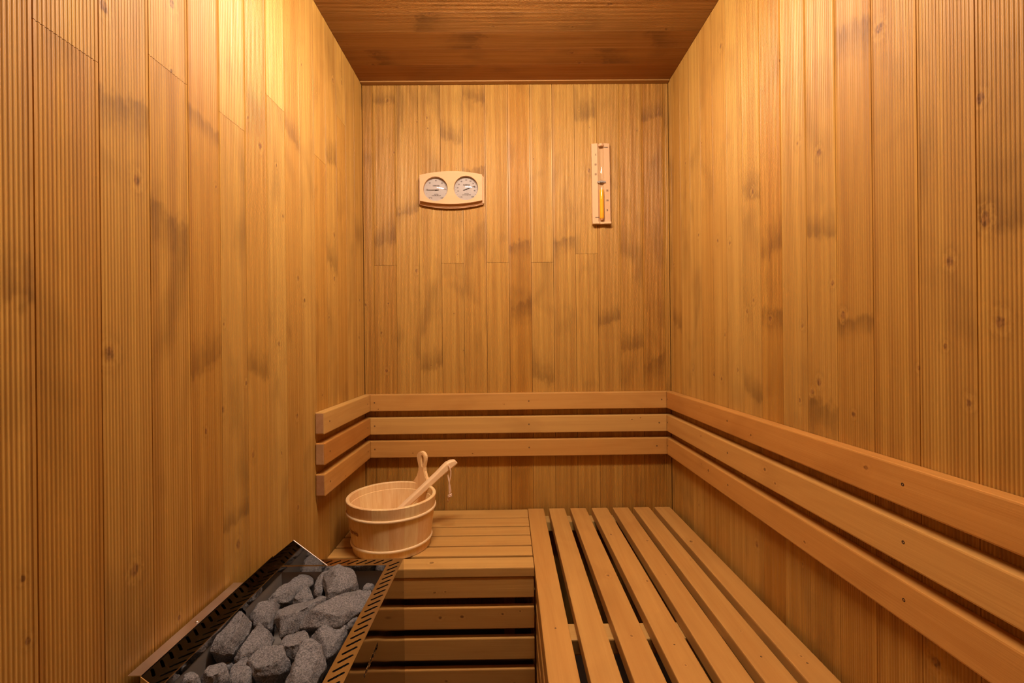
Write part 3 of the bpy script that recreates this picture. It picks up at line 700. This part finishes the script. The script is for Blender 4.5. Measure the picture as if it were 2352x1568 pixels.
# ------------------------------------------------------------------ bucket
BC = (-0.373, 1.440)
bk = thing('sauna_bucket', 'round pale pine bucket with two wooden hoops on the left bench', 'bucket', (BC[0], BC[1], BZ + 0.0003))
BH, RB, RR, WT = 0.156, 0.118, 0.139, 0.0125
NST = 18
prof = [(RB, 0.0), (RR - 0.0015, BH - 0.002), (RR - 0.003, BH), (RR - WT + 0.0015, BH), (RR - WT, BH - 0.002), (RR - WT - 0.001, BH - 0.022), (RR - WT - 0.0025, BH - 0.023), (RB - WT, 0.0)]
for i in range(NST):
    a0 = 2 * PI * i / NST + 0.0004; a1 = 2 * PI * (i + 1) / NST - 0.0004
    bm = lathe_bm(prof, 6, a0 - (a0 + a1) / 2, (a1 - a0) / 2)
    # stave in its own frame: grain (local X) is up
    am = (a0 + a1) / 2
    R = Matrix.Rotation(PI / 2, 4, 'Y').inverted()          # world z -> local x
    for v in bm.verts: v.co = Vector((v.co.z, v.co.y, -v.co.x))
    bmesh.ops.recalc_face_normals(bm, faces=bm.faces[:])
    mw = Matrix.Rotation(am, 4, 'Z') @ basis((0, 0, 1), (0, 1, 0), (-1, 0, 0), (0, 0, 0))
    obj('stave', bm, M_PALE, bk, mw)
obj('bottom', lathe_bm([(0, 0.008), (RB - WT + 0.001, 0.008), (RB - WT + 0.002, 0.016), (0, 0.016)], 40, closed=False), M_PALE, bk)
def hoop(z, wd, th):
    r = RB + (RR - RB) * z / BH
    return lathe_bm([(r - 0.0012, z - wd / 2), (r + th * 0.7, z - wd * 0.42), (r + th, z), (r + th * 0.7, z + wd * 0.42), (r - 0.0012 + 0.001, z + wd / 2)], 64)
for z in (0.118, 0.026):
    obj('hoop', hoop(z, 0.009, 0.0042), M_LADLE, bk, smooth=True)
# handle stave with an oval finger hole
ha = math.radians(54)
prof_h = [(-0.043, 0.120), (-0.043, 0.156), (-0.034, 0.166), (-0.022, 0.182), (-0.0148, 0.200), (-0.0140, 0.212), (-0.0175, 0.226), (-0.0205, 0.237)]
head = [(0.0212 * math.cos(a), 0.2445 + 0.0205 * math.sin(a)) for a in [PI * (1 - i / 10) for i in range(0, 11)]]
outl = prof_h + head + [(-x, z) for x, z in prof_h[::-1]]
hole = []
for i in range(20):
    a = 2 * PI * i / 20; hole.append((0.0060 + 0.0048 * math.cos(a) * (1 + 0.3 * math.sin(a)), 0.234 + 0.0185 * math.sin(a)))
bm = prism_bm(outl, 0.014, [hole])
es = [e for e in bm.edges if len(e.link_faces) == 2 and e.calc_face_angle(0) > 0.9]
bmesh.ops.bevel(bm, geom=es, offset=0.0022, segments=2, affect='EDGES')
# grain along local x = height
for v in bm.verts: v.co = Vector((v.co.y, v.co.x, v.co.z))
bmesh.ops.recalc_face_normals(bm, faces=bm.faces[:])
rad = Vector((math.cos(ha), math.sin(ha), 0)); tan = Vector((-math.sin(ha), math.cos(ha), 0))
mw = basis((0, 0, 1), tan, (0, 0, 1), (0, 0, 0))
mw = Matrix(((0, tan.x, rad.x, rad.x * 0.1245), (0, tan.y, rad.y, rad.y * 0.1245), (1, 0, 0, 0), (0, 0, 0, 1)))
if mw.to_3x3().determinant() < 0:
    mw = Matrix(((0, -tan.x, rad.x, rad.x * 0.1245), (0, -tan.y, rad.y, rad.y * 0.1245), (1, 0, 0, 0), (0, 0, 0, 1)))
obj('handle', bm, M_PALE, bk, mw)
# scorched maker's mark on the side, bent round the staves
def curved_text(body, size, ang, z, mat, parent):
    me = letters(body, size, 0.0003, mat).copy()
    for v in me.vertices:
        zz = z + v.co.y; r = RB + (RR - RB) * zz / BH + 0.0004
        a = ang + v.co.x / r
        v.co = Vector((r * math.cos(a), r * math.sin(a), zz))
    return objm('maker_mark', me, None, parent)
curved_text('harvia', 0.021, math.radians(-136), 0.074, M_BRAND, bk)

# ------------------------------------------------------------------ ladle in the bucket
ld = thing('ladle', 'pale wooden ladle with a cord loop leaning in the bucket', 'ladle', (-0.43, 1.462, 0.478))
O = Vector((-0.43, 1.462, 0.478))
tip = Vector((-0.192, 1.553, 0.6795))
ax = (tip - O).normalized()
side = ax.cross(Vector((0, 0, 1))).normalized()      # faces the viewer side
nrm = side.cross(ax).normalized()
LT = (tip - O).length
secs = [(0.0, 0.011, 0.008, 0.0), (0.03, 0.012, 0.009, 0.0), (0.12, 0.0125, 0.0105, 0.0), (0.20, 0.0125, 0.0115, 0.0), (0.26, 0.0125, 0.0125, 0.0), (0.285, 0.013, 0.014, 0.0005), (0.303, 0.0125, 0.0150, 0.0), (0.318, 0.0115, 0.0130, -0.003), (0.327, 0.0105, 0.0095, -0.006), (0.331, 0.009, 0.007, -0.008)]
bm = bmesh.new(); rings = []
for t, hw, hh, off in secs:
    ring = []
    for (a, b) in ((-1, -0.62), (-0.62, -1), (0.62, -1), (1, -0.62), (1, 0.62), (0.62, 1), (-0.62, 1), (-1, 0.62)):
        # local x is the grain
        ring.append(bm.verts.new((t, a * hw, b * hh + off)))
    rings.append(ring)
for A, B in zip(rings, rings[1:]):
    for k in range(8): bm.faces.new((A[k], A[(k + 1) % 8], B[(k + 1) % 8], B[k]))
bm.faces.new(rings[0]); bm.faces.new(rings[-1])
bmesh.ops.recalc_face_normals(bm, faces=bm.faces[:])
mw = basis(ax, -side, nrm, (0, 0, 0)) if ax.cross(-side).dot(nrm) > 0 else basis(ax, side, nrm, (0, 0, 0))
hd = obj('handle', bm, M_LADLE, ld, mw)
hd.modifiers.new('soft', 'BEVEL').width = 0.0012
bowl_p = [(0.0, -0.016), (0.018, -0.015), (0.030, -0.006), (0.033, 0.008), (0.030, 0.009), (0.027, -0.003), (0.016, -0.011), (0.0, -0.012)]
obj('scoop', lathe_bm(bowl_p, 28, closed=False), M_LADLE, ld, T(-0.012, -0.006, 0.008) @ Matrix.Rotation(0.25, 4, 'Y'), smooth=True)
hole_w = Vector((-0.2048, 1.540, 0.6690))
def rel(p): return Vector(p) - O
hx, hy, hz = hole_w
cord = [(hx, hy + 0.004, hz - 0.002), (hx - 0.001, hy - 0.008, hz + 0.001), (hx + 0.003, hy - 0.011, hz - 0.006), (hx + 0.0065, hy - 0.009, hz - 0.018), (hx + 0.006, hy - 0.008, hz - 0.034), (hx + 0.002, hy - 0.008, hz - 0.052), (hx + 0.0005, hy - 0.009, hz - 0.068), (hx + 0.001, hy - 0.009, hz - 0.090), (hx + 0.002, hy - 0.009, hz - 0.100)]
cp = obj('cord', tube_bm([rel(p) for p in cord], 0.0022, 8), M_CORD, ld, smooth=True)
cord2 = [(hx, hy + 0.012, hz - 0.004), (hx - 0.004, hy + 0.010, hz - 0.018), (hx - 0.0045, hy + 0.002, hz - 0.035), (hx - 0.001, hy - 0.004, hz - 0.052), (hx + 0.003, hy - 0.006, hz - 0.068), (hx + 0.0055, hy - 0.006, hz - 0.086), (hx + 0.004, hy - 0.008, hz - 0.098)]
obj('cord', tube_bm([rel(p) for p in cord2], 0.0021, 8), M_CORD, ld, smooth=True)
kc = Vector((hx + 0.0025, hy - 0.0085, hz - 0.101))
kn = [kc + Vector((0.0055 * math.cos(t), 0.005 * math.sin(t), 0.0045 * (t / (4 * PI) - 0.5) * 2 + 0.0016 * math.cos(t))) for t in [4 * PI * i / 28 for i in range(29)]]
obj('cord_knot', tube_bm([rel(p) for p in kn], 0.0024, 8), M_CORD, ld, smooth=True)
for dx in (-0.0012, -0.0035):
    obj('cord_end', tube_bm([rel(kc + Vector((dx + 0.001, 0, -0.004))), rel(kc + Vector((dx - 0.0015, 0, -0.012))), rel(kc + Vector((dx - 0.0045, 0.001, -0.021)))], 0.0020, 8), M_CORD, ld, smooth=True)

# ------------------------------------------------------------------ thermometer and hygrometer on the back wall
GX, GZ = -0.2085, 1.6575
gg = thing('sauna_gauge', 'pale wooden gauge with two round white dials on the back wall', 'thermometer', (GX, D - 0.0005, GZ))
def lens(hw, ztop_c, ztop_e, zbot_c, zbot_e, n=16):
    pts = []
    for i in range(n + 1):
        x = -hw + 2 * hw * i / n; pts.append((x, zbot_c + (zbot_e - zbot_c) * (x / hw) ** 2))
    for i in range(n + 1):
        x = hw - 2 * hw * i / n; pts.append((x, ztop_c + (ztop_e - ztop_c) * (x / hw) ** 2))
    return pts
def upright(depth_y): return basis((1, 0, 0), (0, 0, 1), (0, -1, 0), (0, depth_y, 0))
DX = (-0.0577, 0.0563)
bm = prism_bm(lens(0.1225, 0.0655, 0.0525, -0.0685, -0.0530), 0.014)
es = [e for e in bm.edges if len(e.link_faces) == 2 and e.calc_face_angle(0) > 0.9]
bmesh.ops.bevel(bm, geom=es, offset=0.003, segments=3, affect='EDGES')
obj('back_board', bm, M_GAUGE, gg, upright(0))['tone'] = -0.2
bm = prism_bm(lens(0.1165, 0.0655, 0.0525, -0.0570, -0.0440), 0.014, [disc(0.0455, 48, DX[0], 0.0002), disc(0.0455, 48, DX[1], 0.0022)])
obj('front_board', bm, M_GAUGE, gg, upright(-0.0142))['tone'] = -0.1
for k, (cx, cz) in enumerate(((DX[0], 0.0002), (DX[1], 0.0022))):
    d = obj('dial', prism_bm(disc(0.0452, 48), 0.0012), M_DIAL, gg, basis((1, 0, 0), (0, 0, 1), (0, -1, 0), (cx, -0.0150, cz)))
    d['label'] = ('temperature dial in degrees' if k == 0 else 'humidity dial in per cent')
    # lettering and pointer sit in the dial's own frame: x right, y up, z out
    def txt(body, size, x, y, bold=0.0):
        objm('lettering', letters(body, size, bold, M_BLACK), None, d, T(x, y, 0.00145))
    S = 0.00113           # metres per 1/20.9 photo pixel at the wall, times 14.6
    txt('HARVIA', 0.0072, 0.0010, 0.0150, 0.0003)
    txt('SAUNA', 0.0050, 0.0010, -0.0172, 0.00008)
    txt('THERMOMETER' if k == 0 else 'HYGROMETER', 0.0050, 0.0010, -0.0222, 0.00008)
    if k == 0:
        marks = [('20', 217), ('40', 163 - 30), ('60', 90), ('80', 47), ('100', 0)]
        marks = [('20', 180), ('40', 133), ('60', 90), ('80', 45), ('100', 0)]
        txt('0\u00b0C', 0.0072, -0.0200, -0.0305, 0.0001); txt('120', 0.0072, 0.0215, -0.0310, 0.0001); r_t = 0.0335
    else:
        marks = [('10', 196), ('20', 173), ('30', 150), ('40', 123), ('50', 90), ('60', 60), ('70', 36), ('80', 10), ('90', -14)]
        txt('0 %', 0.0072, -0.0200, -0.0305, 0.0001); txt('100', 0.0072, 0.0225, -0.0300, 0.0001); r_t = 0.0325
    for b, a in marks:
        a = math.radians(a); txt(b, 0.0068, r_t * math.cos(a), r_t * math.sin(a) + 0.001, 0.00012)
    for i in range(13 if k == 0 else 21):
        a = math.radians(225 - 270 * i / (12 if k == 0 else 20)); r0 = 0.0385; r1 = 0.0415
        o = obj('tick', box_bm(r1 - r0, 0.0007, 0.00015, center=True), M_BLACK, d, Matrix.Translation(((r0 + r1) / 2 * math.cos(a), (r0 + r1) / 2 * math.sin(a), 0.0014)) @ Matrix.Rotation(a, 4, 'Z'))
    pa = math.radians(180 if k == 0 else 20)
    bm = prism_bm([(-0.012, -0.0012), (0.004, -0.0013), (0.034 if k == 0 else 0.036, -0.0005), (0.034 if k == 0 else 0.036, 0.0005), (0.004, 0.0013), (-0.012, 0.0012)], 0.0004)
    obj('pointer', bm, M_BLACK, d, T(0, -0.0012, 0.0028) @ Matrix.Rotation(pa, 4, 'Z'))
    obj('pointer_hub', lathe_bm([(0.0, 0.0022), (0.0020, 0.002), (0.0026, 0.0), (0.0, 0.0)], 14, closed=False), M_BLACK, d, T(0, -0.0012, 0.0013), smooth=True)
    # slightly domed glass
    pr = [(0.0452 * i / 16, 0.0147 - (0.0452 * i / 16) ** 2 / 0.164) for i in range(17)]
    obj('dial_glass', lathe_bm(pr, 48, closed=False), M_GLASS, d, smooth=True)

# ------------------------------------------------------------------ sand timer on the back wall
TX, TZ = 0.3572, 1.676
tm = thing('sand_timer', 'narrow wooden sand timer with orange sand on the back wall', 'sand timer', (TX, D - 0.0005, TZ))
tm.rotation_euler = (0, -0.005, 0)
hw, hh = 0.0347, 0.152
# board cross-section: raised sides falling to a round groove for the tube
g = 0.0115; prof_t = [(-hw, 0.0), (-hw, 0.0125), (-hw + 0.0015, 0.014), (-g - 0.0015, 0.017), (-g, 0.0155)]
for i in range(9):
    a = PI + PI * i / 8; prof_t.append((g * math.cos(a) * 0.98, 0.0155 + 0.0055 * math.sin(a)))
prof_t += [(g, 0.0155), (g + 0.0015, 0.017), (hw - 0.0015, 0.014), (hw, 0.0125), (hw, 0.0)]
bm = bmesh.new()
A = [bm.verts.new((-hh + 0.008, x, z)) for x, z in prof_t]; B = [bm.verts.new((hh, x, z)) for x, z in prof_t]
for i in range(len(A)):
    j = (i + 1) % len(A); bm.faces.new((A[i], A[j], B[j], B[i]))
bm.faces.new(A[::-1]); bm.faces.new(B); bmesh.ops.recalc_face_normals(bm, faces=bm.faces[:])
# local x up (grain), y to -X, z out
obj('board', bm, M_GAUGE, tm, basis((0, 0, 1), (-1, 0, 0), (0, -1, 0), (0, 0, 0)))['tone'] = 0.1
led = [(-hw, 0.0), (hw, 0.0), (hw, 0.0205), (0.010, 0.0205), (0.006, 0.0165), (-0.006, 0.0165), (-0.010, 0.0205), (-hw, 0.0205)]
obj('ledge', prism_bm(led, 0.0075), M_GAUGE, tm, basis((1, 0, 0), (0, -1, 0), (0, 0, -1), (0, 0, -hh + 0.0077)))
tr = 0.0088; ty = -0.0202
tube = [(0.0, 0.146), (tr * 0.6, 0.1455), (tr, 0.141), (tr, 0.022), (tr * 0.85, 0.014), (tr * 0.4, 0.008), (0.0020, 0.0055), (0.0020, 0.0045), (tr * 0.4, 0.002), (tr * 0.85, -0.004), (tr, -0.012), (tr, -0.131), (tr * 0.92, -0.1375), (tr * 0.55, -0.1415), (0.0, -0.143)]
obj('glass_tube', lathe_bm(tube, 24, closed=False), M_GLASS, tm, T(0, ty, 0), smooth=True)
sr = tr - 0.0008
sand = [(0.0, -0.024), (sr * 0.7, -0.0255), (sr, -0.026), (sr, -0.1310), (sr * 0.9, -0.1345), (0.0, -0.1345)]
obj('sand', lathe_bm(sand, 24, closed=False), M_SAND, tm, T(0, ty, 0), smooth=True)
plug = [(0.0, -0.1348), (sr * 0.88, -0.1348), (sr * 0.5, -0.140), (0.0, -0.1414)]
obj('plug', lathe_bm(plug, 20, closed=False), M_BRAND, tm, T(0, ty, 0), smooth=True)
clip = box_bm(0.031, 0.004, 0.0062, 0.001)
obj('clip', ring_walls(-0.0042, 0.0042, -0.0042, 0.0042, 0.002, 0.008, 0.0012), M_BOWL, tm, T(0, ty, 0))
for s_ in (-1, 1):
    obj('clip_tab', box_bm(0.0105, 0.0012, 0.0058, 0.0004, 1, True), M_BOWL, tm, T(s_ * 0.0108, ty - 0.0010, 0.005))
for z_top in (0.1415,):
    obj('top_cap', lathe_bm([(0.0, 0.146), (tr + 0.0006, 0.146), (tr + 0.0006, 0.1375), (tr - 0.001, 0.1375), (0.0, 0.1375)], 24, closed=False), M_GAUGE, tm, T(0, ty + 0.0006, 0.0008))
def face_y(x):
    a = abs(x); return -(0.0125 + (hw - a) / (hw - g) * 0.0045) - 0.0016
for body, yp in (('15', 437.7), ('10', 460.4), ('5', 482.6)):
    z = 1.829 - (yp - 328) * 0.001641 - TZ
    text('lettering', body, 0.0098, M_BLACK, tm, 0.0215, z, face_y(0.0215), 0.0, 0.0001)
for body, yp in (('5', 354.6), ('10', 377.0), ('15', 399.6)):
    z = 1.829 - (yp - 328) * 0.001641 - TZ
    text('lettering', body, 0.0098, M_BLACK, tm, -0.0195, z, face_y(0.0195), PI, 0.0001)
for x, yp in ((0.0195, 338.0), (-0.0175, 498.6)):
    z = 1.829 - (yp - 328) * 0.001641 - TZ
    obj('scale_line', box_bm(0.0145, 0.0004, 0.0018, center=True), M_BLACK, tm, T(x, face_y(x) + 0.0003, z))
bpy.context.view_layer.update()
